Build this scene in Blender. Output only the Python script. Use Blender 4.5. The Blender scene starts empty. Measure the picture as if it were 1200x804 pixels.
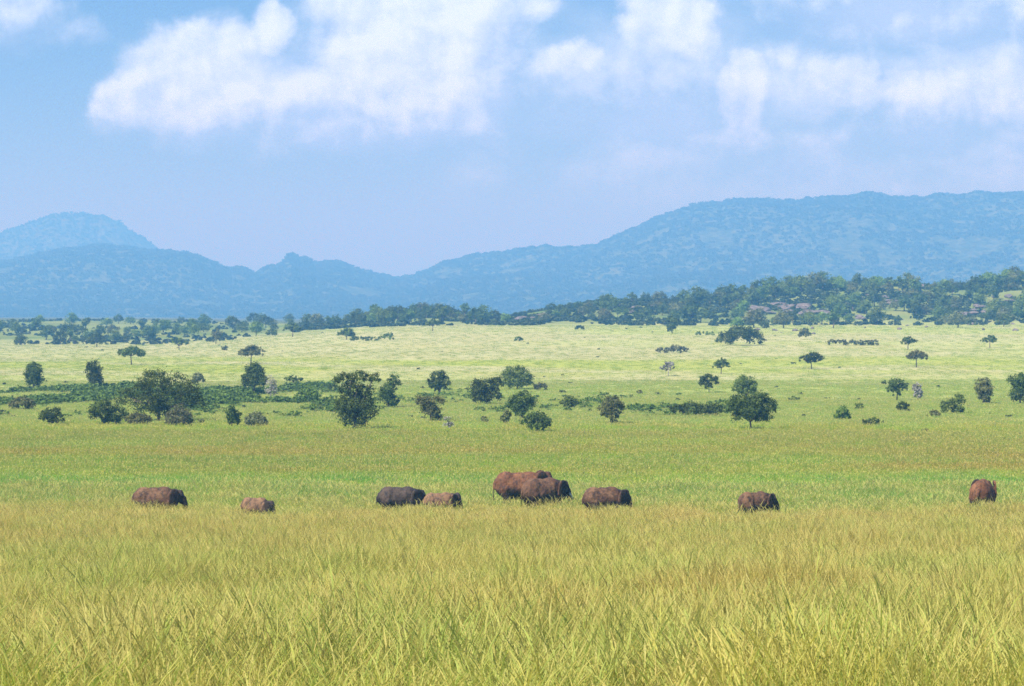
import bpy, bmesh, math, random
import numpy as np
from mathutils import Vector, Matrix, Euler

random.seed(7)
RNG = np.random.default_rng(11)
SC = bpy.context.scene
COL = SC.collection

# ------------------------------------------------------------------ camera, sky, sun, exposure
F = 3400.0          # focal length in photo pixels (photo is 1200 wide)
HOR = 370.0         # photo row of the level horizon
CAMZ = 16.0
cam = bpy.data.cameras.new('camera')
cam.sensor_width = 36.0
cam.lens = 36.0 * F / 1200.0
cam.shift_y = -(402.0 - HOR) / 1200.0
cam.clip_start = 0.5
cam.clip_end = 60000.0
camo = bpy.data.objects.new('camera', cam)
camo.location = (0, 0, CAMZ)
camo.rotation_euler = (math.radians(90), 0, 0)
COL.objects.link(camo)
SC.camera = camo

SUN_DIR = Vector((-0.48, -0.40, 0.80)).normalized()
SUN_EL = math.asin(SUN_DIR.z)
SUN_ROT = math.atan2(SUN_DIR.x, SUN_DIR.y)
SUN_STRENGTH = 5.0
SKY_STRENGTH = 0.065
EXPOSURE = 0.86
HAZE_DENSITY = 0.00024
HAZE_COLOR = (0.134, 0.425, 0.90, 1)

SC.view_settings.view_transform = 'Standard'
SC.view_settings.look = 'None'
SC.view_settings.gamma = 1.0
SC.view_settings.use_curve_mapping = False
SC.view_settings.exposure = EXPOSURE
SC.cycles.max_bounces = 6
SC.cycles.diffuse_bounces = 3
SC.cycles.transmission_bounces = 4
SC.cycles.volume_bounces = 1
SC.cycles.transparent_max_bounces = 8
SC.cycles.filter_width = 1.6
SC.cycles.use_denoising = True
SC.cycles.denoising_prefilter = 'NONE'
SC.cycles.denoising_input_passes = 'RGB_ALBEDO_NORMAL'
SC.cycles.use_adaptive_sampling = False

sun = bpy.data.lights.new('sun', 'SUN')
sun.energy = SUN_STRENGTH
sun.angle = math.radians(0.5)
sun.color = (1.0, 0.955, 0.88)
suno = bpy.data.objects.new('sun', sun)
suno.rotation_euler = SUN_DIR.to_track_quat('Z', 'Y').to_euler()
suno.location = (-50, -20, 90)
COL.objects.link(suno)


class NB:
    """small helper to write node maths"""
    def __init__(self, tree):
        self.t = tree
        self.t.nodes.clear()

    def node(self, typ, **kw):
        n = self.t.nodes.new(typ)
        for k, v in kw.items():
            setattr(n, k, v)
        return n

    def put(self, sock, v):
        if isinstance(v, bpy.types.NodeSocket):
            self.t.links.new(v, sock)
        elif v is not None:
            sock.default_value = v

    def m(self, op, a, b=None, c=None, clamp=False):
        n = self.node('ShaderNodeMath', operation=op, use_clamp=clamp)
        for i, v in enumerate((a, b, c)):
            self.put(n.inputs[i], v)
        return n.outputs[0]

    def v(self, op, a, b=None, c=None, out=0):
        n = self.node('ShaderNodeVectorMath', operation=op)
        for i, v in enumerate((a, b, c)):
            if v is not None:
                self.put(n.inputs[i], v)
        return n.outputs['Value'] if out == 1 else n.outputs[0]

    def ramp(self, x, lo, hi, a=0.0, b=1.0, smooth=True):
        n = self.node('ShaderNodeMapRange', interpolation_type='SMOOTHSTEP' if smooth else 'LINEAR')
        self.put(n.inputs[0], x)
        n.inputs[1].default_value = lo
        n.inputs[2].default_value = hi
        n.inputs[3].default_value = a
        n.inputs[4].default_value = b
        return n.outputs[0]

    def mix(self, f, a, b, mode='MIX'):
        n = self.node('ShaderNodeMix', data_type='RGBA', blend_type=mode)
        self.put(n.inputs[0], f)
        self.put(n.inputs[6], a)
        self.put(n.inputs[7], b)
        return n.outputs[2]

    def noise(self, vec, scale, detail=4, rough=0.55, dist=0.0, col=False):
        n = self.node('ShaderNodeTexNoise')
        self.put(n.inputs['Vector'], vec)
        n.inputs['Scale'].default_value = scale
        n.inputs['Detail'].default_value = detail
        n.inputs['Roughness'].default_value = rough
        n.inputs['Distortion'].default_value = dist
        return n.outputs[1 if col else 0]


# world: physical sky with cumulus drifting low over the hills, laid out by compass bearing and height above the horizon
world = bpy.data.worlds.new('World')
SC.world = world
world.use_nodes = True
nb = NB(world.node_tree)
tc = nb.node('ShaderNodeTexCoord')
direc = nb.v('NORMALIZE', tc.outputs['Generated'])
sep = nb.node('ShaderNodeSeparateXYZ')
nb.put(sep.inputs[0], direc)
az = nb.m('ARCTAN2', sep.outputs[0], sep.outputs[1])
el = nb.m('ARCSINE', sep.outputs[2])
PX = nb.m('MULTIPLY_ADD', az, 34.2, 6.0)        # hundreds of photo pixels
PY = nb.m('MULTIPLY_ADD', el, -34.2, 3.70)
cmb = nb.node('ShaderNodeCombineXYZ')
nb.put(cmb.inputs[0], PX)
nb.put(cmb.inputs[1], PY)
P0 = cmb.outputs[0]
warp = nb.noise(P0, 1.3, 5, 0.6, 0.0, col=True)
warp = nb.v('MULTIPLY_ADD', warp, (0.55, 0.42, 0.0), (-0.275, -0.21, 0.0))
P1 = nb.v('ADD', P0, warp)


def field(blobs, base=-0.6):
    acc = None
    for (cx, cy, rx, ry, s) in blobs:
        cx, cy, rx, ry = cx / 100, cy / 100, rx / 84, ry / 84
        q = nb.v('MULTIPLY_ADD', P1, (1 / rx, 1 / ry, 0), (-cx / rx, -cy / ry, 0))
        ln = nb.v('LENGTH', q, out=1)
        w = nb.m('MULTIPLY_ADD', ln, -s, s)
        acc = w if acc is None else nb.m('SMOOTH_MAX', acc, w, 0.15)
    return acc


CLOUDS = [  # centre x, y, half width, half height (photo pixels), strength
    (150, 128, 50, 38, 1.0), (195, 95, 62, 60, 1.0), (265, 90, 90, 66, 1.2), (318, 36, 26, 40, 1.4),
    (345, 112, 120, 66, 1.2), (455, 85, 120, 88, 1.3), (540, 50, 95, 100, 1.3), (470, 5, 120, 48, 1.1),
    (560, 120, 62, 66, 0.9), (620, 5, 55, 25, 0.6), (385, 152, 140, 36, 0.95), (500, 150, 110, 36, 0.8), (250, 140, 120, 36, 0.9),
    (665, 74, 62, 34, 0.75), (640, 150, 120, 55, 0.42),
    (785, 40, 72, 66, 0.95), (765, 115, 100, 62, 0.62),
    (873, 112, 30, 58, 2.0), (866, 160, 48, 34, 0.8), (838, 178, 90, 22, 0.45),
    (995, 88, 55, 44, 0.85), (1075, 112, 130, 42, 0.95), (1175, 125, 80, 46, 0.9), (965, 172, 95, 36, 0.5),
    (1195, 18, 55, 50, 0.8), (1060, 22, 175, 50, 1.0), (1080, 158, 190, 56, 0.5), (930, 60, 120, 50, 0.45),
    (18, 18, 62, 42, 0.75), (95, 40, 45, 16, 0.4), 
]
SHADES = [
    (430, 172, 230, 42, 1.0), (590, 105, 50, 95, 0.9), (372, 140, 80, 28, 0.8), (270, 168, 190, 34, 0.8), (345, 55, 36, 44, 0.6), (880, 190, 160, 40, 0.7), (1060, 30, 190, 40, 1.3),
    (1080, 160, 240, 50, 0.7), (780, 130, 130, 70, 0.8), (640, 150, 130, 70, 0.8), (40, 55, 110, 40, 0.8),
]
cf = field(CLOUDS)
sh = field(SHADES)
n1 = nb.noise(P0, 1.5, 10, 0.58, 0.15)
n2 = nb.noise(nb.v('ADD', P0, (-0.10, -0.16, 0.0)), 1.5, 10, 0.58, 0.15)
dens = nb.m('ADD', cf, nb.m('MULTIPLY_ADD', n1, 1.0, -0.5))
crisp = nb.ramp(dens, -0.03, 0.42)
soft = nb.ramp(dens, -0.12, 0.85)
w_soft = nb.ramp(sh, -0.3, 0.45)
alpha = nb.m('ADD', nb.m('MULTIPLY', crisp, nb.m('SUBTRACT', 1.0, w_soft)), nb.m('MULTIPLY', soft, w_soft))
veil = nb.ramp(nb.noise(nb.v('MULTIPLY', P0, (0.55, 1.0, 1.0)), 0.8, 5, 0.5), 0.28, 0.66)
vx = nb.ramp(PX, 4.2, 7.2)
vy = nb.ramp(nb.m('ABSOLUTE', nb.m('ADD', PY, -1.2)), 0.3, 1.6, 1.0, 0.0)
veil = nb.m('MULTIPLY', nb.m('MULTIPLY', veil, vx), nb.m('MULTIPLY', vy, 1.0))
alpha = nb.m('MAXIMUM', alpha, veil)
lit = nb.m('MULTIPLY_ADD', nb.m('SUBTRACT', n1, n2), 2.4, 0.62)
lit = nb.m('ADD', lit, nb.m('MULTIPLY', nb.ramp(dens, 0.2, 1.3), 0.3))
lit = nb.m('SUBTRACT', lit, nb.m('MULTIPLY', nb.ramp(sh, 0.0, 0.75), 0.75), clamp=True)
CLOUD_LIT = (8.3, 10.0, 12.4, 1)
CLOUD_SHADE = (4.5, 6.0, 9.2, 1)
ccol = nb.mix(lit, CLOUD_SHADE, CLOUD_LIT)
sky = nb.node('ShaderNodeTexSky', sky_type='NISHITA')
sky.sun_disc = False
sky.sun_elevation = SUN_EL
sky.sun_rotation = SUN_ROT
sky.altitude = 600
sky.air_density = 1.0
sky.dust_density = 0.3
sky.ozone_density = 6.0
hs = nb.node('ShaderNodeHueSaturation')
hs.inputs['Saturation'].default_value = 1.2
hs.inputs['Value'].default_value = 1.0
nb.put(hs.inputs['Color'], sky.outputs[0])
blue = nb.mix(1.0, hs.outputs[0], (0.88, 0.81, 0.97, 1), 'MULTIPLY')
final = nb.mix(alpha, blue, ccol)
bg = nb.node('ShaderNodeBackground')
nb.put(bg.inputs[0], final)
bg.inputs[1].default_value = SKY_STRENGTH
wo = nb.node('ShaderNodeOutputWorld')
nb.put(wo.inputs[0], bg.outputs[0])


# ------------------------------------------------------------------ noise and ground
def _hash(ix, iy, seed):
    h = (ix.astype(np.int64) * 374761393 + iy.astype(np.int64) * 668265263 + seed * 1442695041) & 0x7fffffff
    h = ((h ^ (h >> 13)) * 1274126177) & 0x7fffffff
    return ((h ^ (h >> 16)) & 0xffff) / 65535.0


def vnoise(x, y, seed=0):
    x = np.asarray(x, float)
    y = np.asarray(y, float)
    ix, iy = np.floor(x), np.floor(y)
    fx, fy = x - ix, y - iy
    fx, fy = fx * fx * (3 - 2 * fx), fy * fy * (3 - 2 * fy)
    a, b = _hash(ix, iy, seed), _hash(ix + 1, iy, seed)
    c, d = _hash(ix, iy + 1, seed), _hash(ix + 1, iy + 1, seed)
    return (a * (1 - fx) + b * fx) * (1 - fy) + (c * (1 - fx) + d * fx) * fy


def fbm(x, y, seed=0, oct=4):
    s, a, n = 0.0, 0.5, 0.0
    for o in range(oct):
        s = s + a * vnoise(x * 2 ** o, y * 2 ** o, seed + o * 17)
        n += a
        a *= 0.5
    return s / n


def sstep(a, b, x):
    t = np.clip((x - a) / (b - a), 0, 1)
    return t * t * (3 - 2 * t)


CREST_PX = [-600, -200, 0, 300, 345, 400, 430, 480, 530, 575, 592, 640, 700, 760, 800, 840, 880, 940, 1000, 1060, 1100, 1150, 1185, 1260, 1400, 1900]
CREST_ROW = [385, 385, 385, 385, 382, 378, 371, 365, 367, 373, 375, 365, 356, 351, 355, 352, 345, 337, 335, 337, 339, 335, 328, 325, 332, 345]


def ground(X, Y):
    X = np.asarray(X, float)
    Y = np.asarray(Y, float)
    px = 600 + F * X / np.maximum(Y, 60.0)
    z = np.interp(Y, [-400, 0, 57, 100, 150, 200, 232, 270, 600], [30, 13.4, 8.75, 6.0, 3.0, 0.85, 0.1, 0.0, 0.0])
    right = sstep(150, 520, px)
    A = 3.0 + 8.6 * right
    rise = A * sstep(600, 1500, Y)
    rise = rise + (12.5 - A) * sstep(1400, 2300, Y) * (1 - right)
    crest = 16 + (HOR - np.interp(px, CREST_PX, CREST_ROW)) * 1750.0 / F
    up = sstep(1390, 1750, Y) * (1 - sstep(1850, 2700, Y))
    hill = np.maximum(crest - rise, 0) * up
    rough = (fbm(X / 40, Y / 40, 3, 3) - 0.5) * (0.5 + 5.0 * up * right) * sstep(240, 400, Y)
    near = (fbm(X / 9, Y / 9, 5, 3) - 0.5) * 0.7 * (1 - sstep(180, 260, Y))
    return z + rise + hill + rough + near


def find_depth(px, row):
    Y = np.concatenate([np.arange(60, 600, 1.0), np.arange(600, 2600, 4.0)])
    X = (px - 600) / F * Y
    r = HOR + F * (CAMZ - ground(X, Y)) / Y
    k = np.nonzero(r <= row)[0]
    return float(Y[k[0]]) if len(k) else 2400.0


def spot(px, row):
    Y = find_depth(px, row)
    X = (px - 600) / F * Y
    return X, Y, float(ground(X, Y)), Y / F        # last: metres per photo pixel


def lerp3(a, b, t):
    t = np.asarray(t)[..., None]
    return np.asarray(a) * (1 - t) + np.asarray(b) * t


STRAW = np.array((0.58, 0.53, 0.095))
PALE = np.array((0.39, 0.395, 0.195))
YGREEN = np.array((0.36, 0.50, 0.06))
GREEN = np.array((0.18, 0.44, 0.07))
BROWN = np.array((0.44, 0.30, 0.06))
OLIVE = np.array((0.31, 0.37, 0.065))
DGREEN = np.array((0.085, 0.15, 0.03))


def marsh_amount(X, Y):
    px = 600 + F * X / np.maximum(Y, 60)
    row = HOR + F * (CAMZ - ground(X, Y)) / np.maximum(Y, 60)
    n = fbm(X / 14, Y / 45, 91, 4)
    row = row + (fbm(X / 11, Y / 60, 93, 3) - .5) * 22
    left = (1 - sstep(340, 540, px)) * sstep(449, 459, row) * (1 - sstep(478, 494, row)) * 1.1
    mid = sstep(330, 400, px) * (1 - sstep(700, 960, px)) * sstep(455, 466, row) * (1 - sstep(476, 488, row)) * 0.42
    rt = sstep(680, 740, px) * (1 - sstep(860, 940, px)) * sstep(470, 476, row) * (1 - sstep(484, 490, row)) * 0.5
    return np.clip((np.maximum(np.maximum(left, mid), rt)) * np.clip((n - .34) * 4.0, 0, 1.15), 0, 1)


def grass_colour(X, Y):
    X = np.asarray(X, float)
    Y = np.asarray(Y, float)
    row = HOR + F * (CAMZ - ground(X, Y)) / np.maximum(Y, 40)
    px = 600 + F * X / np.maximum(Y, 60)
    big = fbm(X / 16, Y / 28, 21, 4)
    mid = fbm(X / 5, Y / 9, 33, 3)
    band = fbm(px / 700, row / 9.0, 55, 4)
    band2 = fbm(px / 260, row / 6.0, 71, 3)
    c = lerp3(YGREEN, STRAW, sstep(0.42, 0.72, big * 0.6 + mid * 0.4))
    row0 = row
    row = row + (fbm(X / 5, Y / 11, 95, 4) - .5) * 34 * sstep(545, 585, row) * (1 - sstep(640, 690, row))
    # tawny fringe on the foot of the slope
    fr = sstep(595, 625, row) * (1 - sstep(650, 720, row)) * sstep(0.25, 0.5, mid * 0.5 + big * 0.5)
    c = lerp3(c, BROWN * 1.25, fr * 0.85)
    c = lerp3(c, BROWN * 1.3, sstep(.56, .70, fbm(X / 7, Y / 14, 87, 3)) * .7)
    # fresh green hollow where the herd stands
    gr = (1 - sstep(596, 616, row)) * sstep(548, 566, row)
    c = lerp3(c, lerp3(GREEN, YGREEN, sstep(0.45, 0.72, mid)), gr * (0.75 + 0.25 * sstep(0.3, 0.55, big)))
    row = row0
    # olive and brown belt behind it
    be = (1 - sstep(548, 566, row)) * sstep(496, 512, row)
    cb = lerp3(OLIVE, BROWN, sstep(0.42, 0.62, band) * (.35 + .65 * sstep(520, 540, row)))
    cb = lerp3(cb, YGREEN, sstep(0.5, 0.7, big) * 0.4)
    c = lerp3(c, cb, be)
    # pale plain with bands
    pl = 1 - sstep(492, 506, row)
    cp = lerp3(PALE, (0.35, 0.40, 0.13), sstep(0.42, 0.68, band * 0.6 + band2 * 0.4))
    cp = lerp3(cp, OLIVE, sstep(414, 424, row) * (1 - sstep(434, 447, row)) * sstep(0.36, 0.62, band2) * 0.8)  # darker bands: cloud shadow painted into the grass colour
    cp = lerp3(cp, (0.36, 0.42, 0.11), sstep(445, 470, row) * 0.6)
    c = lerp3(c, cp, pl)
    c = lerp3(c, DGREEN * 1.5, marsh_amount(X, Y) * 0.85)
    # hill and the ground beyond
    fa = sstep(1380, 1500, Y)
    ch = lerp3((0.11, 0.17, 0.05), (0.17, 0.23, 0.075), sstep(0.35, 0.65, fbm(X / 30, Y / 60, 41, 3)))
    c = lerp3(c, ch, fa)
    c = lerp3(c, (.06, .085, .035), sstep(2100, 2600, Y))
    return c


# ------------------------------------------------------------------ object helpers
def setp(o, label=None, cat=None, group=None, kind=None):
    if label:
        o['label'] = label
    if cat:
        o['category'] = cat
    if group:
        o['group'] = group
    if kind:
        o['kind'] = kind
    return o


def empty(name, loc, rz=0.0, label=None, cat=None, group=None):
    o = bpy.data.objects.new(name, None)
    o.empty_display_size = 0.3
    o.location = loc
    o.rotation_euler = (0, 0, rz)
    COL.objects.link(o)
    return setp(o, label, cat, group)


def mesh_np(name, verts, faces, mat=None, smooth=False, colours=None, colname='gcol'):
    """verts (n,3); faces (m,k) array of one polygon size, or a list of them"""
    me = bpy.data.meshes.new(name)
    verts = np.asarray(verts, np.float32)
    fl = faces if isinstance(faces, list) else [faces]
    fl = [np.asarray(f, np.int32) for f in fl if len(f)]
    me.vertices.add(len(verts))
    me.vertices.foreach_set('co', verts.ravel())
    loops = np.concatenate([f.ravel() for f in fl])
    sizes = np.concatenate([np.full(len(f), f.shape[1], np.int32) for f in fl])
    starts = np.concatenate([[0], np.cumsum(sizes)[:-1]]).astype(np.int32)
    me.loops.add(len(loops))
    me.loops.foreach_set('vertex_index', loops)
    me.polygons.add(len(sizes))
    me.polygons.foreach_set('loop_start', starts)
    me.polygons.foreach_set('loop_total', sizes)
    if smooth:
        me.polygons.foreach_set('use_smooth', np.ones(len(sizes), bool))
    if colours is not None:
        ca = me.attributes.new(colname, 'FLOAT_COLOR', 'POINT')
        cc = np.ones((len(verts), 4), np.float32)
        cc[:, :colours.shape[1]] = colours
        ca.data.foreach_set('color', cc.ravel())
    me.update(calc_edges=True)
    me.validate()
    if mat:
        me.materials.append(mat)
    return me


def link(name, me, parent=None, loc=(0, 0, 0)):
    o = bpy.data.objects.new(name, me)
    o.location = loc
    if parent is not None:
        o.parent = parent
    COL.objects.link(o)
    return o


def new_mat(name):
    m = bpy.data.materials.new(name)
    m.use_nodes = True
    return m, NB(m.node_tree)


def finish(nb_, shader, disp=None):
    o = nb_.node('ShaderNodeOutputMaterial')
    nb_.put(o.inputs[0], shader)
    return o


def leaf_shader(nb_, colour, trans=0.3):
    d = nb_.node('ShaderNodeBsdfDiffuse')
    nb_.put(d.inputs[0], colour)
    t = nb_.node('ShaderNodeBsdfTranslucent')
    nb_.put(t.inputs[0], colour)
    mx = nb_.node('ShaderNodeMixShader')
    mx.inputs[0].default_value = trans
    nb_.put(mx.inputs[1], d.outputs[0])
    nb_.put(mx.inputs[2], t.outputs[0])
    return mx.outputs[0]


def leaf_mat(name, dark, light, trans=0.27):
    m, b = new_mat(name)
    at = b.node('ShaderNodeAttribute', attribute_name='leaf')
    s = b.node('ShaderNodeSeparateColor')
    b.put(s.inputs[0], at.outputs[0])
    oi = b.node('ShaderNodeObjectInfo')
    c = b.mix(s.outputs[0], (*dark, 1), (*light, 1))
    h = b.node('ShaderNodeHueSaturation')
    b.put(h.inputs['Hue'], b.m('MULTIPLY_ADD', oi.outputs['Random'], 0.03, 0.485))
    b.put(h.inputs['Value'], b.m('MULTIPLY_ADD', oi.outputs['Random'], 0.4, 0.8))
    b.put(h.inputs['Color'], c)
    finish(b, leaf_shader(b, h.outputs[0], trans))
    return m


LEAF = {
    'dark': leaf_mat('dark_leaves', (0.040, 0.067, 0.018), (0.123, 0.171, 0.040)),
    'mid': leaf_mat('green_leaves', (0.069, 0.119, 0.026), (0.192, 0.268, 0.058)),
    'fresh': leaf_mat('fresh_leaves', (0.100, 0.174, 0.035), (0.246, 0.348, 0.073)),
    'olive': leaf_mat('olive_leaves', (0.092, 0.109, 0.044), (0.230, 0.246, 0.094)),
    'silver': leaf_mat('silver_leaves', (0.106, 0.125, 0.065), (0.223, 0.235, 0.122)),
    'grey': leaf_mat('bare_twigs', (0.22, 0.22, 0.19), (0.40, 0.40, 0.35)),
}


def bark_mat(name, c1, c2):
    m, b = new_mat(name)
    t = b.node('ShaderNodeTexCoord')
    n = b.noise(b.v('MULTIPLY', t.outputs['Object'], (6, 6, 1.5)), 1.0, 5)
    p = b.node('ShaderNodeBsdfPrincipled')
    b.put(p.inputs['Base Color'], b.mix(b.ramp(n, 0.35, 0.65), (*c1, 1), (*c2, 1)))
    p.inputs['Roughness'].default_value = 0.9
    bp = b.node('ShaderNodeBump')
    bp.inputs['Distance'].default_value = 0.05
    b.put(bp.inputs['Height'], n)
    b.put(p.inputs['Normal'], bp.outputs[0])
    finish(b, p.outputs[0])
    return m


BARK = bark_mat('brown_bark', (0.07, 0.055, 0.045), (0.16, 0.13, 0.10))
PALEBARK = bark_mat('pale_bark', (0.26, 0.24, 0.22), (0.45, 0.43, 0.40))


# ------------------------------------------------------------------ ground sheet
def ground_material():
    m, b = new_mat('savanna_ground')
    at = b.node('ShaderNodeAttribute', attribute_name='gcol')
    t = b.node('ShaderNodeTexCoord')
    n = b.noise(t.outputs['Object'], 0.35, 6, 0.65)
    n2 = b.noise(b.v('MULTIPLY', t.outputs['Object'], (1.0, 0.35, 1.0)), 0.06, 6, 0.6)
    c = b.mix(b.ramp(n, 0.3, 0.7), at.outputs[0], b.mix(0.14, at.outputs[0], (0.16, 0.17, 0.05, 1)))
    c = b.mix(b.ramp(n2, 0.42, 0.66), c, b.mix(0.25, c, (0.34, 0.30, 0.10, 1)))
    d = b.node('ShaderNodeBsdfDiffuse')
    b.put(d.inputs[0], c)
    bp = b.node('ShaderNodeBump')
    bp.inputs['Distance'].default_value = 0.1
    b.put(bp.inputs['Height'], n)
    b.put(d.inputs['Normal'], bp.outputs[0])
    finish(b, d.outputs[0])
    return m


def grid_faces(nr, nc):
    i = np.arange(nr - 1)[:, None] * nc + np.arange(nc - 1)[None, :]
    i = i.ravel()
    return np.stack([i, i + 1, i + nc + 1, i + nc], 1)


ys = np.concatenate([np.linspace(-300, 40, 18), np.linspace(46, 300, 150), np.linspace(304, 1300, 210)[:], np.linspace(1308, 2800, 190), np.geomspace(2830, 30000, 40)])
us = np.concatenate([np.linspace(-1.6, -0.30, 16)[:-1], np.linspace(-0.30, 0.30, 340), np.linspace(0.30, 1.6, 16)[1:]])
YY, UU = np.meshgrid(ys, us, indexing='ij')
XX = UU * (np.maximum(YY, 0) + 60) * np.where(YY < 0, 2.0, 1.0)
ZZ = ground(XX, YY)
gv = np.stack([XX, YY, ZZ], -1).reshape(-1, 3)
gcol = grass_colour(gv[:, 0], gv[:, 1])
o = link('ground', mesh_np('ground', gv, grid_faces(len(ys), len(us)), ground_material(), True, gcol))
setp(o, 'wide grassy savanna plain rising to a low rocky hill', 'ground', kind='structure')


# ------------------------------------------------------------------ mountains
RIDGE = [(-900, 300), (-500, 285), (-250, 300), (-80, 318), (0, 303), (60, 290), (110, 284), (150, 286), (190, 288), (215, 290), (250, 303), (280, 311),
         (298, 317), (310, 308), (326, 304), (334, 300), (338, 294), (342, 292), (347, 296), (352, 299), (358, 298), (368, 303), (400, 305), (425, 312), (445, 318), (470, 321), (490, 317), (520, 303), (545, 297),
         (590, 292), (640, 286), (680, 288), (700, 282), (740, 266), (775, 249), (800, 240), (830, 233), (870, 230), (900, 228), (950, 231),
         (1000, 227), (1025, 225), (1060, 230), (1100, 226), (1150, 222), (1200, 224), (1300, 232), (1450, 250), (1700, 275), (2100, 300)]
DOME = [(-900, 320), (-400, 310), (-120, 300), (-40, 285), (0, 270), (20, 262), (45, 254), (70, 250), (95, 249), (120, 253), (145, 262), (165, 275),
        (185, 289), (230, 310), (300, 345), (500, 375)]


def mountain_z(X, Y, prof, crest, base, seed):
    px = 600 + F * X / Y
    r = np.interp(px, [p[0] for p in prof], [p[1] for p in prof])
    r = r + (vnoise(px / 22, px * 0, seed + 3) - .5) * 4 + (vnoise(px / 7, px * 0, seed + 4) - .5) * 2.4
    zc = CAMZ + (HOR - r) * crest / F - 8
    t = np.clip((Y - base) / (crest - base), 0, None)
    f = np.where(t <= 1, 0.25 * t + 0.75 * sstep(0.0, 1.05, t), np.clip(1 - (t - 1) * 0.9, 0, 1))
    n = (fbm(X / 420, Y / 700, seed, 5) - 0.5) * 120 * np.clip(t * (1.02 - np.clip(t, 0, 1)) * 4, 0, 1) * (zc / 300.0)
    tiny = (fbm(X / 60, Y / 60, seed + 5, 3) - 0.5) * 10 * np.clip(t * 3, 0, 1)
    return zc * f + n + tiny - 2 + 6 * (1 - np.clip(t * 4, 0, 1))


def mountain_mat():
    m, b = new_mat('wooded_mountain')
    t = b.node('ShaderNodeTexCoord')
    n = b.noise(t.outputs['Object'], 0.035, 7, 0.65)
    n2 = b.noise(b.v('MULTIPLY', t.outputs['Object'], (1, 0.5, 1)), 0.0045, 5, 0.55)
    c = b.mix(b.ramp(n, 0.42, 0.62), (0.045, 0.07, 0.035, 1), (0.115, 0.145, 0.065, 1))
    c = b.mix(b.ramp(n2, 0.68, 0.80, 0.0, 0.45), c, (0.26, 0.24, 0.17, 1))
    d = b.node('ShaderNodeBsdfDiffuse')
    b.put(d.inputs[0], c)
    bp = b.node('ShaderNodeBump')
    bp.inputs['Distance'].default_value = 14
    b.put(bp.inputs['Height'], n)
    b.put(d.inputs['Normal'], bp.outputs[0])
    finish(b, d.outputs[0])
    return m


MM = mountain_mat()


def build_mountain(name, prof, crest, base, back, seed, u0, u1, nu, label):
    u = np.linspace(u0, u1, nu)
    y = np.concatenate([np.linspace(base, crest, 60), np.linspace(crest + 60, back, 14)])
    Y, U = np.meshgrid(y, u, indexing='ij')
    X = U * Y
    Z = mountain_z(X, Y, prof, crest, base, seed)
    v = np.stack([X, Y, Z], -1).reshape(-1, 3)
    o_ = link(name, mesh_np(name, v, grid_faces(len(y), nu), MM, True))
    setp(o_, label, 'mountain', kind='structure')


build_mountain('mountains', RIDGE, 8600, 5600, 10200, 61, -0.40, 0.40, 1300, 'long blue wooded mountain ridge, highest on the right')
build_mountain('mountain_dome', DOME, 11800, 9800, 13200, 81, -0.40, 0.02, 320, 'pale rounded dome mountain behind the ridge')


# ------------------------------------------------------------------ scatter (stuff only): points carrying size, turn and colour
def instancer(name, pts, rot, scl, idx, cols, protos, label, cat):
    me = bpy.data.meshes.new(name)
    n = len(pts)
    me.vertices.add(n)
    me.vertices.foreach_set('co', np.asarray(pts, np.float32).ravel())
    for nm, ty, key, arr in (('rot', 'FLOAT_VECTOR', 'vector', rot), ('scl', 'FLOAT_VECTOR', 'vector', scl), ('idx', 'INT', 'value', idx)):
        a = me.attributes.new(nm, ty, 'POINT')
        a.data.foreach_set(key, np.asarray(arr, np.int32 if ty == 'INT' else np.float32).ravel())
    a = me.attributes.new('gcol', 'FLOAT_COLOR', 'POINT')
    cc = np.ones((n, 4), np.float32)
    cc[:, :3] = cols
    a.data.foreach_set('color', cc.ravel())
    o_ = link(name, me)
    pc = bpy.data.collections.new(name + '_kinds')
    for p in protos:
        pc.objects.link(p)
    ng = bpy.data.node_groups.new(name, 'GeometryNodeTree')
    ng.interface.new_socket('Geometry', in_out='INPUT', socket_type='NodeSocketGeometry')
    ng.interface.new_socket('Geometry', in_out='OUTPUT', socket_type='NodeSocketGeometry')
    N, L = ng.nodes, ng.links
    gi, go = N.new('NodeGroupInput'), N.new('NodeGroupOutput')
    ip = N.new('GeometryNodeInstanceOnPoints')
    ci = N.new('GeometryNodeCollectionInfo')
    ci.inputs['Collection'].default_value = pc
    ci.inputs['Separate Children'].default_value = True
    ci.inputs['Reset Children'].default_value = True
    ip.inputs['Pick Instance'].default_value = True
    L.new(gi.outputs[0], ip.inputs['Points'])
    L.new(ci.outputs[0], ip.inputs['Instance'])
    for nm, ty, sock in (('rot', 'FLOAT_VECTOR', 'Rotation'), ('scl', 'FLOAT_VECTOR', 'Scale'), ('idx', 'INT', 'Instance Index')):
        na = N.new('GeometryNodeInputNamedAttribute')
        na.data_type = ty
        na.inputs[0].default_value = nm
        out = [s for s in na.outputs if s.enabled and s.name == 'Attribute'][0]
        if nm == 'rot':
            er = N.new('FunctionNodeEulerToRotation')
            L.new(out, er.inputs[0])
            out = er.outputs[0]
        L.new(out, ip.inputs[sock])
    L.new(ip.outputs[0], go.inputs[0])
    md = o_.modifiers.new('scatter', 'NODES')
    md.node_group = ng
    setp(o_, label, cat, kind='stuff')
    return o_


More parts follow.
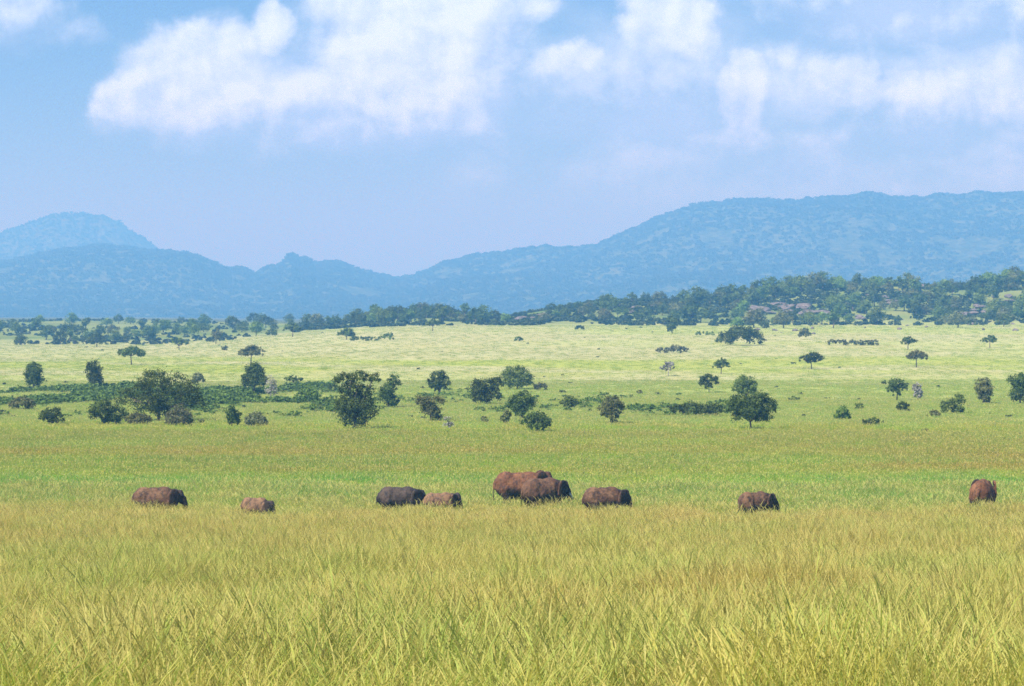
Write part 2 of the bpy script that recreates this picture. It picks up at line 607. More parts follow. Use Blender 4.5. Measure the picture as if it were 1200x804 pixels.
def grass_material():
    m, b = new_mat('grass_blades')
    at = b.node('ShaderNodeAttribute', attribute_name='gcol', attribute_type='INSTANCER')
    bl = b.node('ShaderNodeAttribute', attribute_name='blade')
    s = b.node('ShaderNodeSeparateColor')
    b.put(s.inputs[0], bl.outputs[0])
    # r: height along the blade, g: random, b: seed head
    g = b.mix(0.45, at.outputs[0], (0.23, 0.47, 0.035, 1))
    c = b.mix(b.ramp(s.outputs[0], 0.15, 0.85), g, at.outputs[0])
    c = b.mix(b.ramp(s.outputs[1], 0.62, 0.92, 0.0, 0.65), c, (0.64, 0.60, 0.19, 1))
    c = b.mix(b.ramp(s.outputs[1], 0.15, 0.45, 0.7, 0.0), c, (0.18, 0.36, 0.03, 1))
    c = b.mix(b.m('MULTIPLY', s.outputs[2], 0.5), c, (0.67, 0.61, 0.22, 1))
    finish(b, leaf_shader(b, c, 0.42))
    return m


GRASS_MAT = grass_material()


def tuft(name, n, radius, h, w, seed, stalks=0, hs=1.4, lean=0.35, tall=False):
    """leaf blades and, rising over them, thin seed stalks with feathery heads"""
    r = np.random.default_rng(seed)
    V, Fq, C = [], [], []
    for i in range(n + stalks):
        st = i >= n
        a, rr = r.uniform(0, 6.283), radius * math.sqrt(r.uniform())
        root = np.array((math.cos(a) * rr, math.sin(a) * rr, -0.15))
        la = r.uniform(0, 6.283)
        hh = (hs if st else h) * r.uniform(0.5, 1.12)
        ln = (0.15 if st else lean) * hh * abs(r.normal(0.5, 0.6))
        d = np.array((math.cos(la), math.sin(la), 0))
        sa = r.uniform(0, 6.283)
        side = np.array((math.cos(sa), math.sin(sa), 0.0))
        ww = w * (0.5 if st else r.uniform(0.5, 1.3))
        rnd = r.uniform(0.45, 1.0) if st else r.uniform(0, 0.9)
        pw = 2.6 if st else 1.8
        ts = (0, 0.4, 0.75, 1.0)
        ws = (1, 1, 0.9, 0.7) if st else (0.9, 1.0, 0.65, 0.1)
        k = len(V)
        for t, q in zip(ts, ws):
            p = root + d * ln * t ** pw + np.array((0, 0, hh * t - 0.35 * ln * t ** 3))
            V += [p - side * ww * q * 0.5, p + side * ww * q * 0.5]
            C += [(t, rnd, 0)] * 2
        for j in range(3):
            b0 = k + 2 * j
            Fq.append((b0, b0 + 1, b0 + 3, b0 + 2))
        if st:
            dd = d * (0.35 + 1.2 * ln / hh) + np.array((0, 0, 1.0))
            dd /= np.linalg.norm(dd)
            L_ = 0.22 * hs * r.uniform(0.6, 1.3)
            wd = w * r.uniform(1.3, 2.6)
            for s2 in (side, np.array((-side[1], side[0], 0))):
                k = len(V)
                e = p + dd * L_ * 0.4 + d * L_ * .05
                V += [p - dd * L_ * 0.35, e + s2 * wd * 0.5, p + dd * L_ + d * L_ * .28, e - s2 * wd * 0.5]
                C += [(1, rnd, 1)] * 4
                Fq.append((k, k + 1, k + 2, k + 3))
    return bpy.data.objects.new(name, mesh_np(name, np.array(V), np.array(Fq), GRASS_MAT, False, np.array(C), 'blade'))


def scatter_pts(y0, y1, density, margin=1.18, power=0.0):
    """uniform points over the ground wedge seen between depths y0 and y1"""
    hw = 0.1765 * margin
    area = hw * (y1 ** 2 - y0 ** 2) + 8 * (y1 - y0)
    n = int(area * density)
    Y = np.sqrt(RNG.uniform(y0 ** 2, y1 ** 2, n))
    X = RNG.uniform(-1, 1, n) * (hw * Y + 4)
    return X, Y


def grass_zone(name, zones, protos, label, hscale=None, rare=0, vary=.24):
    Xs, Ys, S = [], [], []
    for (y0, y1, dens, s) in zones:
        X, Y = scatter_pts(y0, y1, dens)
        Xs.append(X)
        Ys.append(Y)
        S.append(np.full(len(X), s))
    X, Y, S = np.concatenate(Xs), np.concatenate(Ys), np.concatenate(S)
    Z = ground(X, Y)
    n = len(X)
    rot = np.zeros((n, 3))
    rot[:, 2] = RNG.uniform(0, 6.283, n)
    # the stand leans together, patch by patch (tilt is turned into each tuft's own frame)
    tx = (fbm(X / 3, Y / 6, 61, 3) - .5) * .7 + .03 + RNG.normal(0, .05, n)
    ty = (fbm(X / 4, Y / 5, 62, 3) - .5) * .4 + RNG.normal(0, .05, n)
    rot[:, 0], rot[:, 1] = -ty, tx
    rz = rot[:, 2].copy()
    rot[:, 0], rot[:, 1] = -ty * np.cos(rz) + tx * np.sin(rz), ty * np.sin(rz) + tx * np.cos(rz)
    hn = 0.45 + 0.9 * fbm(X / 3.5, Y / 7, 77, 4)
    s = S * RNG.uniform(0.8, 1.2, n)
    scl = np.stack([s, s, s * hn], 1)
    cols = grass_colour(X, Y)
    cols = cols * RNG.uniform(1 - vary, 1 + vary, n)[:, None]
    u = RNG.uniform(0, 1, n) + (fbm(X / 2.2, Y / 5, 66, 3) - .5) * .9
    mixk = np.clip(vary * 3.4, 0, .75)
    cols = lerp3(cols, (.22, .47, .06), (u < .32) * mixk)
    cols = lerp3(cols, (.62, .46, .19), (u > .76) * mixk * .9)
    cols = lerp3(cols, (.32, .30, .06), ((u > .34) & (u < .44)) * mixk)
    cols = lerp3(cols, (.66, .62, .26), ((u > .60) & (u < .70)) * mixk)
    if hscale is not None:
        scl[:, 2] *= hscale(X, Y)
    idx = RNG.integers(0, len(protos) - 4 * rare, n)
    if rare:
        k = RNG.uniform(0, 1, n) < sstep(180, 226, Y + (fbm(X / 6, Y / 9, 96, 3) - .5) * 70)
        idx[k] = RNG.integers(8, 11, k.sum())
    if rare:
        k = (RNG.uniform(0, 1, n) < 0.004) & (Y < 170)
        idx[k] = len(protos) - 1
    return instancer(name, np.stack([X, Y, Z], 1), rot, scl, idx, cols, protos, label, 'grass')


TALL = [tuft('grass_tuft', 60, 0.50, 1.05, 0.0078, 100 + i, 20 + (i % 3) * 6, 1.55, 0.23) for i in range(8)]
TALL += [tuft('grass_tuft_u', 70, 0.5, 1.25, 0.016, 160 + i, 3, 1.4, 0.4) for i in range(3)]
TALL.append(tuft('grass_tuft_v', 8, 0.4, 1.2, 0.011, 150, 4, 2.1, 0.4))
grass_zone('tall_grass', [(30, 90, 21, 1.0), (90, 150, 10, 1.08), (150, 262, 6.0, 1.2)], TALL,
           'tall seeding grass, straw yellow and green, filling the near slope', rare=1, hscale=lambda x, y: 1.0 - 0.27 * sstep(150, 205, y))
LOW = [tuft('meadow_tuft', 50, 0.85, 0.6, 0.035, 200 + i, 2, 0.78) for i in range(6)]
grass_zone('plain_grass', [(262, 400, 2.6, 1.0), (400, 560, 1.3, 1.15), (560, 700, .5, 1.15)], LOW,
           'lower meadow grass on the plain behind the elephants', vary=.12, hscale=lambda x, y: (1.0 - 0.5 * marsh_amount(x, y)) * (1 - .5 * sstep(380, 470, y)))
FAR = [tuft('far_tuft', 90, 1.9, 0.2, 0.06, 300 + i) for i in range(5)]
grass_zone('far_grass', [(560, 680, 0.12, 0.9), (680, 1000, 0.22, 1.0), (1000, 1420, 0.10, 1.2)], FAR,
           'pale short grass of the far plain below the hill', vary=.06)


# ------------------------------------------------------------------ leaf crowns
def crown_mesh(name, blobs, leaf, count, mat, seed, clump=0.30):
    """blobs: (x, y, z, rx, ry, rz) in metres; many leaf faces gathered in clumps through the volume"""
    r = np.random.default_rng(seed)
    bl = np.array(blobs, float)
    area = (bl[:, 3] * bl[:, 5] + bl[:, 3] * bl[:, 4] + bl[:, 4] * bl[:, 5])
    ncl = max(10, int(count / 26))
    ci = r.choice(len(bl), ncl, p=area / area.sum())
    d = r.normal(size=(ncl, 3))
    d /= np.linalg.norm(d, axis=1)[:, None]
    d[:, 2] = np.where(d[:, 2] < -0.75, -d[:, 2] * 0.7, d[:, 2])
    rad = r.uniform(0.35, 1.0, ncl) ** 0.45
    rad = rad * r.uniform(0.86, 1.1, ncl)
    cc = bl[ci, :3] + d * bl[ci, 3:] * rad[:, None]
    csz = np.min(bl[ci, 3:], axis=1) * clump * r.uniform(0.6, 1.4, ncl)
    ctone = r.uniform(0, 1, ncl)
    li = r.integers(0, ncl, count)
    off = r.normal(size=(count, 3)) * np.array((0.6, 0.6, 0.55))
    P = cc[li] + off * csz[li][:, None]
    nrm = r.normal(size=(count, 3)) * 0.55 + d[li] * 0.75 + np.array((0, 0, 0.4))
    nrm /= np.linalg.norm(nrm, axis=1)[:, None]
    up = r.normal(size=(count, 3))
    ta = np.cross(nrm, up)
    ta /= np.linalg.norm(ta, axis=1)[:, None] + 1e-9
    tb = np.cross(nrm, ta)
    sz = leaf * r.uniform(0.6, 1.4, count)[:, None]
    V = np.stack([P - ta * sz * 0.5, P + tb * sz * 0.33, P + ta * sz * 0.5, P - tb * sz * 0.33], 1).reshape(-1, 3)
    Fq = np.arange(count * 4).reshape(-1, 4)
    tone = np.clip(ctone[li] * 0.7 + r.uniform(0, 0.4, count), 0, 1)
    C = np.repeat(np.stack([tone, tone, tone], 1), 4, axis=0)
    return mesh_np(name, V, Fq, mat, False, C, 'leaf')


def tube(bm, pts, radii, seg=7):
    rings = []
    for i, (p, rd) in enumerate(zip(pts, radii)):
        p = Vector(p)
        d = (Vector(pts[min(i + 1, len(pts) - 1)]) - Vector(pts[max(i - 1, 0)])).normalized()
        a = d.orthogonal().normalized()
        b_ = d.cross(a)
        rings.append([bm.verts.new(p + (a * math.cos(6.2832 * k / seg) + b_ * math.sin(6.2832 * k / seg)) * rd) for k in range(seg)])
    for r0, r1 in zip(rings, rings[1:]):
        for k in range(seg):
            bm.faces.new((r0[k], r0[(k + 1) % seg], r1[(k + 1) % seg], r1[k]))
    bm.faces.new(rings[0][::-1])
    bm.faces.new(rings[-1])


def bm_to_mesh(name, bm, mat, smooth=True):
    bmesh.ops.recalc_face_normals(bm, faces=bm.faces)
    me = bpy.data.meshes.new(name)
    bm.to_mesh(me)
    bm.free()
    me.materials.append(mat)
    for p in me.polygons:
        p.use_smooth = smooth
    return me


def trunk_mesh(name, blobs, height, r0, mat, seed, fork=0.35, twigs=0):
    rr = random.Random(seed)
    bm = bmesh.new()
    fx, fy = rr.uniform(-.04, .04) * height, rr.uniform(-.04, .04) * height
    fk = Vector((fx, fy, height * fork))
    tube(bm, [(0, 0, -0.4), (fx * .4, fy * .4, height * fork * .5), fk], [r0 * 1.25, r0, r0 * .85], 9)
    for b_ in blobs:
        c = Vector(b_[:3])
        for k in range(2):
            e = c + Vector((rr.uniform(-.6, .6) * b_[3], rr.uniform(-.6, .6) * b_[4], rr.uniform(-.3, .4) * b_[5]))
            mid = fk.lerp(e, .5) + Vector((rr.uniform(-.1, .1), rr.uniform(-.1, .1), rr.uniform(0, .12))) * height * .5
            tube(bm, [fk - Vector((0, 0, .1 * r0)), mid, e], [r0 * .6, r0 * .38, r0 * .1], 6)
            for q in range(twigs):
                e2 = mid.lerp(e, rr.uniform(.2, 1)) + Vector((rr.uniform(-.5, .5) * b_[3], rr.uniform(-.5, .5) * b_[4], rr.uniform(-.1, .7) * b_[5]))
                tube(bm, [mid.lerp(e, rr.uniform(0, .6)), e2], [r0 * .2, r0 * .05], 4)
    return bm_to_mesh(name, bm, mat)


def blobs_px(lst, px, base, mpp, rs):
    """blobs given as photo offsets (x, y, rx, ry) to metres round the tree's base"""
    out = []
    for (bx, by, rx, ry) in lst:
        out.append(((bx - px) * mpp, rs.uniform(-.3, .3) * rx * mpp, (base - by) * mpp, rx * mpp, max(rx, ry) * 0.9 * mpp, ry * mpp))
    return out


def auto_blobs(shape, px, base, top, w, rs):
    h = base - top
    B = []
    if shape == 'umbrella':
        n = 4
        for i in range(n):
            f = (i + .5) / n * 2 - 1
            B.append((px + f * w * .36, top + h * (.26 + rs.uniform(0, .10) + abs(f) * .14), w * .22, h * .20))
        B.append((px, top + h * .22, w * .26, h * .2))
    elif shape == 'column':
        for i in range(4):
            f = i / 3
            B.append((px + rs.uniform(-.12, .12) * w, top + h * (.2 + .5 * f), w * (.46 - .1 * abs(f - .35)) * rs.uniform(.85, 1.05), h * .22))
    elif shape == 'round':
        B = [(px, top + h * .42, w * .38, h * .40), (px - w * .26, top + h * .55, w * .24, h * .30), (px + w * .27, top + h * .52, w * .24, h * .30),
             (px + rs.uniform(-.1, .1) * w, top + h * .24, w * .28, h * .23)]
    elif shape == 'bush':
        B = [(px, top + h * .5, w * .36, h * .48), (px - w * .28, top + h * .62, w * .24, h * .36), (px + w * .28, top + h * .6, w * .24, h * .38)]
    elif shape == 'strip':
        n = max(4, int(w / h * 1.2))
        for i in range(n):
            f = (i + .5) / n * 2 - 1
            B.append((px + f * w * .45, top + h * rs.uniform(.45, .62), w / n * .8, h * rs.uniform(.32, .52)))
    return B


SEED = [500]


def plant(name, cat, px, base, top, w, tone, shape, label, group=None, trunk=True, fork=0.33, r0=None, pale=False, dens=1.0, stem='trunk', twigs=0):
    SEED[0] += 1
    rs = random.Random(SEED[0])
    X, Y, Z, mpp = spot(px, base)
    lst = shape if isinstance(shape, list) else auto_blobs(shape, px, base, top, w, rs)
    B = blobs_px(lst, px, base, mpp, rs)
    H = (base - top) * mpp
    root = empty(name, (X, Y, Z), 0.0, label, cat, group)
    leaf_px = 1.9
    area = sum(3.14 * b[2] * b[3] for b in lst)
    n = int(max(160, 5.5 * dens * area / (leaf_px ** 2 * .33)))
    n = min(n, 14000)
    link('crown', crown_mesh('crown', B, leaf_px * mpp, n, LEAF[tone], SEED[0]), root)
    if trunk:
        if r0 is None:
            r0 = max(0.05 * H, 0.9 * mpp) * .55
        link(stem, trunk_mesh(stem, B, H, r0, PALEBARK if pale else BARK, SEED[0], fork, twigs), root)
    return root


G1 = 'trees scattered over the plain'
G2 = 'bushes scattered over the plain'
T = lambda *a, **k: plant('savanna_tree', 'tree', *a, group=G1, **k)
Bs = lambda *a, **k: plant('bush', 'bush', *a, group=G2, stem='stem', **k)

# left part of the plain
T(39, 457, 425, 23, 'dark', 'column', 'narrow dark tree on a pale bare stem at the far left edge of the plain', fork=.42, pale=True)
T(110, 455, 423, 22, 'dark', 'column', 'narrow dark tree, full almost to the ground, second upright tree from the left', fork=.3)
T(154, 428, 405, 37, 'mid', 'umbrella', 'flat-topped umbrella tree alone on the pale plain above the big multi-lobed tree', fork=.45)
T(186, 494, 432, 92, 'dark', [(181, 446, 21, 14), (166, 458, 14, 14), (205, 452, 20, 15), (222, 462, 15, 14), (200, 468, 24, 14), (174, 473, 18, 14),
                              (190, 480, 12, 10), (147, 466, 13, 12), (232, 470, 9, 9)],
  'widest tree of the plain, big dark multi-lobed crown among silvery bushes', fork=.2)
T(127, 498, 468, 40, 'dark', [(120, 478, 16, 9), (136, 485, 14, 10), (113, 484, 9, 7), (130, 491, 13, 6)], 'low dark spreading tree just left of the big multi-lobed tree', fork=.2)
T(61, 499, 477, 30, 'dark', [(61, 484, 12, 6), (53, 488, 8, 6), (69, 489, 8, 6), (62, 493, 8, 5)], 'small low dark tree in front of the dark green strip near the left edge', fork=.25)
T(232, 452, 437, 17, 'olive', 'round', 'small tree just behind the right flank of the big multi-lobed tree', fork=.3)
T(298, 462, 424, 30, 'dark', 'round', 'rounded dark tree with a short trunk beside the grey leafless tree', fork=.33)
T(294, 427, 404, 32, 'olive', 'umbrella', 'ragged flat-topped tree right behind the rounded tree near the grey leafless one', fork=.45)
Bs(162, 499, 483, 32, 'olive', 'bush', 'low grey-green bush at the foot of the big multi-lobed tree, left of its trunk', trunk=False)
Bs(210, 500, 476, 32, 'silver', 'bush', 'tall silvery bush in front of the big multi-lobed tree, right of its trunk')
Bs(236, 497, 490, 9, 'olive', 'bush', 'tiny bush beside the tall silvery bush', trunk=False)
Bs(272, 501, 475, 20, 'dark', 'column', 'upright dark bush just left of the round silvery bush')
Bs(299, 501, 482, 27, 'silver', 'bush', 'round silvery bush right of the upright dark bush')
Bs(344, 453, 440, 25, 'mid', 'umbrella', 'small umbrella-shaped bush between the grey leafless tree and the tallest dark tree', fork=.4)
Bs(362, 472, 452, 30, 'mid', 'bush', 'rounded green bush rising out of the green strip left of the tallest dark tree')
Bs(343, 489, 482, 18, 'fresh', 'bush', 'low flat fresh green bush right of the round silvery bush', trunk=False)
Bs(390, 459, 449, 13, 'dark', 'bush', 'small dark bush behind the left side of the tallest dark tree', trunk=False)
Bs(26, 480, 464, 30, 'olive', 'bush', 'grey-green bush inside the dark green strip at the left edge', trunk=False)
Bs(50, 448, 443, 10, 'dark', 'bush', 'tiny dark bush right of the pale-stemmed narrow tree', trunk=False)
# centre
T(417, 504, 436, 52, 'dark', [(402, 444, 12, 7), (420, 442, 14, 7), (438, 443, 9, 6), (410, 456, 15, 10), (428, 459, 11, 10), (416, 474, 23, 14),
                              (404, 478, 12, 14), (430, 482, 12, 14), (415, 492, 17, 10)],
  'tallest dark tree of the plain, dense to the ground with a flat top', fork=.2)
T(456, 478, 440, 26, 'dark', [(462, 446, 8, 7), (456, 455, 10, 8), (452, 464, 11, 10), (459, 470, 9, 7)], 'dark leaning tree right beside the tallest dark tree', fork=.25)
T(515, 462, 434, 26, 'dark', [(514, 441, 10, 7), (521, 447, 8, 8), (509, 449, 8, 7), (516, 455, 8, 5)], 'rounded dark tree standing behind the olive tree of the centre', fork=.3)
T(505, 494, 463, 34, 'olive', [(497, 470, 11, 7), (512, 469, 10, 6), (503, 478, 11, 9), (510, 486, 9, 7)], 'olive broad-topped tree in front of the rounded dark tree of the centre', fork=.3)
T(570, 474, 441, 38, 'dark', [(561, 455, 11, 11), (573, 452, 11, 9), (582, 449, 8, 8), (565, 466, 13, 7), (580, 462, 8, 8)], 'wide dark tree left of the dome-shaped green tree', fork=.2)
T(606, 457, 428, 37, 'mid', [(604, 438, 14, 10), (594, 446, 11, 9), (614, 445, 11, 10), (606, 448, 14, 7)], 'dome-shaped green tree with a broad crown in the centre of the plain', fork=.2)
T(612, 492, 459, 29, 'dark', [(612, 467, 11, 8), (604, 474, 10, 9), (620, 472, 8, 8), (610, 483, 9, 7)], 'dark tree directly in front of the dome-shaped green tree', fork=.3)
T(629, 507, 482, 31, 'dark', [(629, 490, 12, 8), (620, 494, 9, 8), (638, 494, 8, 8), (630, 500, 11, 5)], 'low dark tree nearest to the elephants in the centre of the plain', fork=.3)
T(717, 498, 463, 29, 'olive', [(717, 472, 10, 8), (709, 480, 9, 9), (724, 476, 8, 7), (717, 484, 11, 7), (721, 492, 6, 5)], 'olive tree alone with a shaggy crown between the centre group and the spreading right-hand tree', fork=.3)
Bs(632, 458, 448, 17, 'olive', 'bush', 'small grey-green bush just right of the dome-shaped green tree', trunk=False)
Bs(592, 498, 481, 13, 'olive', 'column', 'small upright grey bush left of the dark tree before the dome-shaped one')
Bs(567, 496, 487, 11, 'olive', 'bush', 'tiny round grey bush, first to the right of the pale twiggy shrub', trunk=False)
Bs(667, 478, 464, 21, 'mid', 'bush', 'pointed green bush alone right of the centre group of trees')
Bs(749, 462, 456, 9, 'olive', 'bush', 'tiny dark bush alone right above the shaggy olive tree', trunk=False)
# right part
T(831, 461, 439, 22, 'dark', [(830, 444, 9, 5), (824, 448, 7, 5), (838, 447, 6, 5), (831, 452, 6, 4)], 'small dark tree with a visible stem left of the two stacked right-hand trees', fork=.35, pale=True)
T(845, 438, 420, 23, 'mid', 'umbrella', 'light green small umbrella tree above the small dark stemmed tree', fork=.35)
T(874, 470, 440, 29, 'mid', [(873, 448, 11, 8), (866, 453, 8, 7), (881, 452, 8, 8), (874, 458, 11, 5)], 'round green tree half hidden behind the spreading right-hand tree', fork=.2)
T(880, 504, 461, 60, 'dark', [(868, 470, 14, 8), (888, 468, 15, 8), (860, 477, 11, 8), (901, 476, 11, 9), (880, 481, 19, 11), (870, 488, 12, 8), (893, 488, 13, 8)],
  'broad spreading dark tree with a short trunk, largest on the right of the plain', fork=.22)
T(951, 433, 412, 24, 'dark', [(951, 418, 9, 5), (943, 421, 7, 4), (959, 420, 7, 5), (951, 423, 8, 4)], 'dark mushroom-shaped tree alone on the pale plain right of centre', fork=.4)
T(1064, 410, 394, 23, 'mid', 'umbrella', 'farther of two umbrella trees one behind the other on the right', fork=.45)
T(1074, 431, 410, 29, 'olive', 'umbrella', 'nearer and ragged of two umbrella trees one behind the other on the right', fork=.45)
T(1160, 408, 393, 23, 'mid', 'umbrella', 'small umbrella tree alone below the boulders near the right edge', fork=.45)
T(1051, 470, 444, 25, 'dark', [(1051, 450, 10, 6), (1044, 455, 7, 5), (1058, 454, 7, 6), (1049, 460, 6, 4)], 'dark umbrella tree on a thin stem next to the whitish bush', fork=.35)
T(1152, 473, 443, 25, 'olive', 'column', 'dense barrel-shaped tree near the right edge', fork=.15)
T(1196, 474, 438, 28, 'dark', 'column', 'dense dark barrel-shaped tree cut by the right edge', fork=.15)
T(788, 391, 370, 15, 'dark', 'column', 'dark upright tree in front of the pale clearing at the foot of the hill', fork=.15)
Bs(1076, 470, 449, 14, 'grey', 'column', 'whitish bush with hardly any leaves beside the dark thin-stemmed umbrella tree')
Bs(1058, 482, 470, 17, 'dark', 'bush', 'dark round bush in front of the whitish bush', trunk=False)
Bs(1117, 485, 462, 30, 'mid', [(1124, 469, 8, 7), (1112, 476, 10, 8), (1122, 479, 8, 5)], 'two-lobed green bush between the whitish bush and the barrel-shaped tree', trunk=False)
Bs(1094, 489, 480, 16, 'olive', 'bush', 'low grey bush just left of the two-lobed green bush', trunk=False)
Bs(987, 493, 476, 19, 'mid', 'bush', 'pointed green bush right of the broad spreading tree')
Bs(1022, 499, 489, 25, 'dark', 'bush', 'flat dark bush between the pointed green bush and the small lone clump', trunk=False)
Bs(1007, 480, 472, 11, 'fresh', 'bush', 'small bright green bush above the flat dark bush', trunk=False)
Bs(1084, 507, 502, 8, 'dark', 'bush', 'tiny lone clump in the grass below the whitish bush', trunk=False)
Bs(931, 470, 464, 13, 'mid', 'bush', 'tiny low bush to the right of the broad spreading tree', trunk=False)
Bs(1036, 451, 446, 9, 'dark', 'bush', 'tiny dark bush left of the thin-stemmed umbrella tree', trunk=False)
Bs(943, 398, 385, 16, 'olive', 'round', 'grey bush at the foot of the hill, left end of the low hedge-like strip', trunk=False)
Bs(840, 402, 396, 8, 'mid', 'bush', 'tiny bush at the left end of the tall dark thicket', trunk=False)
# far left and far middle
T(210, 410, 395, 22, 'mid', 'umbrella', 'far bushy tree at the front edge of the left wood, right of the umbrella tree', fork=.3)
T(253, 403, 386, 16, 'olive', 'column', 'far upright tree right at the right end of the left wood', fork=.3)
T(343, 395, 379, 24, 'mid', 'umbrella', 'far dark-stemmed tree between the left wood and the middle ridge', fork=.35)
T(406, 398, 384, 21, 'mid', 'round', 'far rounded tree at the left end of the low hedge-like strip below the middle ridge', fork=.25)
T(507, 388, 373, 18, 'mid', 'umbrella', 'far umbrella tree at the foot of the middle ridge', fork=.35)
T(300, 394, 377, 15, 'mid', 'round', 'far small round tree on the pale slope right of the left wood', fork=.25)
Bs(319, 394, 384, 14, 'mid', 'bush', 'far green bush between two far small trees on the pale slope', trunk=False)
Bs(455, 399, 389, 13, 'mid', 'bush', 'far square dark bush at the right end of the low strip below the middle ridge', trunk=False)
Bs(263, 411, 404, 9, 'olive', 'bush', 'far tiny bush in front of the right end of the left wood', trunk=False)
Bs(607, 400, 394, 12, 'mid', 'bush', 'far tiny bush alone on the plain above the dome-shaped tree', trunk=False)
Bs(679, 387, 380, 10, 'dark', 'bush', 'tiny dark bush at the foot of the hill above the olive lone tree', trunk=False)

# thickets
G3 = 'thickets on the plain'
Th = lambda *a, **k: plant('thicket', 'thicket', *a, group=G3, trunk=False, **k)
Th(817, 488, 472, 62, 'dark', 'strip', 'low dark green thicket left of the broad spreading tree')
Th(868, 405, 382, 58, 'dark', [(868, 392, 16, 9), (853, 396, 11, 8), (883, 396, 11, 8), (862, 388, 10, 5), (877, 389, 10, 5), (893, 400, 5, 4)], 'tall dark rounded thicket below the rock face of the hill')
Th(788, 414, 404, 34, 'silver', 'strip', 'low pale grey thicket left of the tall dark thicket')
Th(826, 393, 388, 22, 'fresh', 'strip', 'very low green thicket left above the tall dark thicket')
Th(1000, 405, 397, 62, 'olive', 'strip', 'long low hedge-like grey thicket at the foot of the hill on the right')
Th(430, 400, 394, 42, 'mid', 'strip', 'long low thicket between the far rounded tree and the far square bush')

# pale leafless things
def bare(name, px, base, top, w, label, cat):
    SEED[0] += 1
    rs = random.Random(SEED[0])
    X, Y, Z, mpp = spot(px, base)
    B = blobs_px(auto_blobs('column', px, base, top, w, rs), px, base, mpp, rs)
    root = empty(name, (X, Y, Z), 0, label, cat)
    H = (base - top) * mpp
    link('trunk', trunk_mesh('trunk', B, H, max(0.03 * H, 0.10), PALEBARK, SEED[0], .3, 7), root)
    link('crown', crown_mesh('crown', B, 1.9 * mpp, int(w * (base - top) * 1.1), LEAF['grey'], SEED[0], .5), root)


bare('bare_tree', 317, 466, 440, 17, 'grey leafless tree standing beside the rounded dark tree', 'tree')
bare('bare_shrub', 527, 504, 488, 15, 'pale twiggy shrub with no leaves in front of the olive tree', 'shrub')
T(783, 441, 422, 17, 'grey', [(783, 428, 8, 5), (778, 431, 5, 4), (788, 431, 4, 4)], 'pale grey small tree with a white stem alone on the pale plain', fork=.4, pale=True, dens=.6)

# ------------------------------------------------------------------ woods: one of each kind with its parts, then copies
def wood_kind(tone, shape, seed, h=8.0, w=9.0):
    rs = random.Random(seed)
    lst = auto_blobs(shape, 0, 0, -h, w, rs)
    B = blobs_px(lst, 0, 0, 1.0, rs)
    cr = crown_mesh('crown', B, 0.62, 1600, LEAF[tone], seed)
    tr = trunk_mesh('trunk', B, h, 0.28, BARK, seed, .3)
    return cr, tr


WOOD = {}
for i, (tone, shape) in enumerate([('mid', 'round'), ('dark', 'round'), ('mid', 'umbrella'), ('olive', 'round'), ('fresh', 'round'), ('dark', 'bush'), ('mid', 'bush'), ('olive', 'bush')]):
    WOOD[(tone, shape)] = wood_kind(tone, shape, 900 + i)


def wood_tree(px, row, hpx, wpx, key, label, group):
    X, Y, Z, mpp = spot(px, row)
    cr, tr = WOOD[key]
    t = empty('woodland_tree', (X, Y, Z - 0.3), random.uniform(0, 6.28), label, 'tree', group)
    sx, sz = wpx * mpp / 9.0, hpx * mpp / 8.0
    for nm, me in (('crown', cr), ('trunk', tr)):
        c = link(nm, me, t)
        c.scale = (sx, sx, sz)
    return t


KEYS = list(WOOD)


def wood_area(n, pxr, rowf, hr, accept, label, group, sep=7.0, wts=None):
    done = []
    tries = 0
    while len(done) < n and tries < n * 60:
        tries += 1
        px = random.uniform(*pxr)
        lo, hi = rowf(px)
        row = random.uniform(lo, hi)
        if accept and not accept(px, row):
            continue
        if any((px - a) ** 2 + ((row - b) * 2.2) ** 2 < sep * sep for a, b in done):
            continue
        done.append((px, row))
        h = random.uniform(*hr) * (0.85 + 0.3 * (row - lo) / max(hi - lo, 1))
        key = random.choices(KEYS, wts or [4, 5, 2, 2, 2, 3, 3, 2])[0]
        if key[1] == 'bush':
            h *= .75
        if 580 < px < 745:
            h *= .74
        wood_tree(px, row, h, h * random.uniform(1.05, 1.5), key, label(px, row, key), group)


def crest_row(px):
    return float(np.interp(px, CREST_PX, CREST_ROW))


TONE = {'mid': 'green', 'dark': 'dark green', 'olive': 'grey-green', 'fresh': 'light green'}
SHAPE = {'round': 'round-crowned tree', 'umbrella': 'flat-topped tree', 'bush': 'low bushy tree'}


def lab(where):
    return lambda px, row, key: '%s %s %s' % (TONE[key[0]], SHAPE[key[1]], where(px, row))


ROCKS = [(925, 362, 46, 12), (615, 372, 26, 9), (1083, 338, 12, 9), (1140, 366, 22, 8), (745, 366, 16, 5), (1042, 353, 18, 7), (1188, 352, 16, 7), (1000, 372, 14, 5)]


def hill_ok(px, row):
    for (rx, ry, a, b) in ROCKS:
        if ((px - rx) / (a * 1.0)) ** 2 + ((row - ry - 2) / (b * 1.15)) ** 2 < 1:
            return False
    if 730 < px < 840 and 346 < row < 364 and random.random() < .85:
        return False
    if 1000 < px < 1085 and 366 < row < 390 and random.random() < .8:
        return False
    if 770 < px < 860 and row > 366 and random.random() < .8:
        return False
    return True


def where_hill(px, row):
    d = row - crest_row(px)
    a = 'on the skyline' if d < 5 else ('on the middle slope' if d < 24 else 'at the foot')
    b = 'of the low left hill end' if px < 740 else ('of the hill round the rock face' if px < 1010 else 'of the hill near the right edge')
    return a + ' ' + b


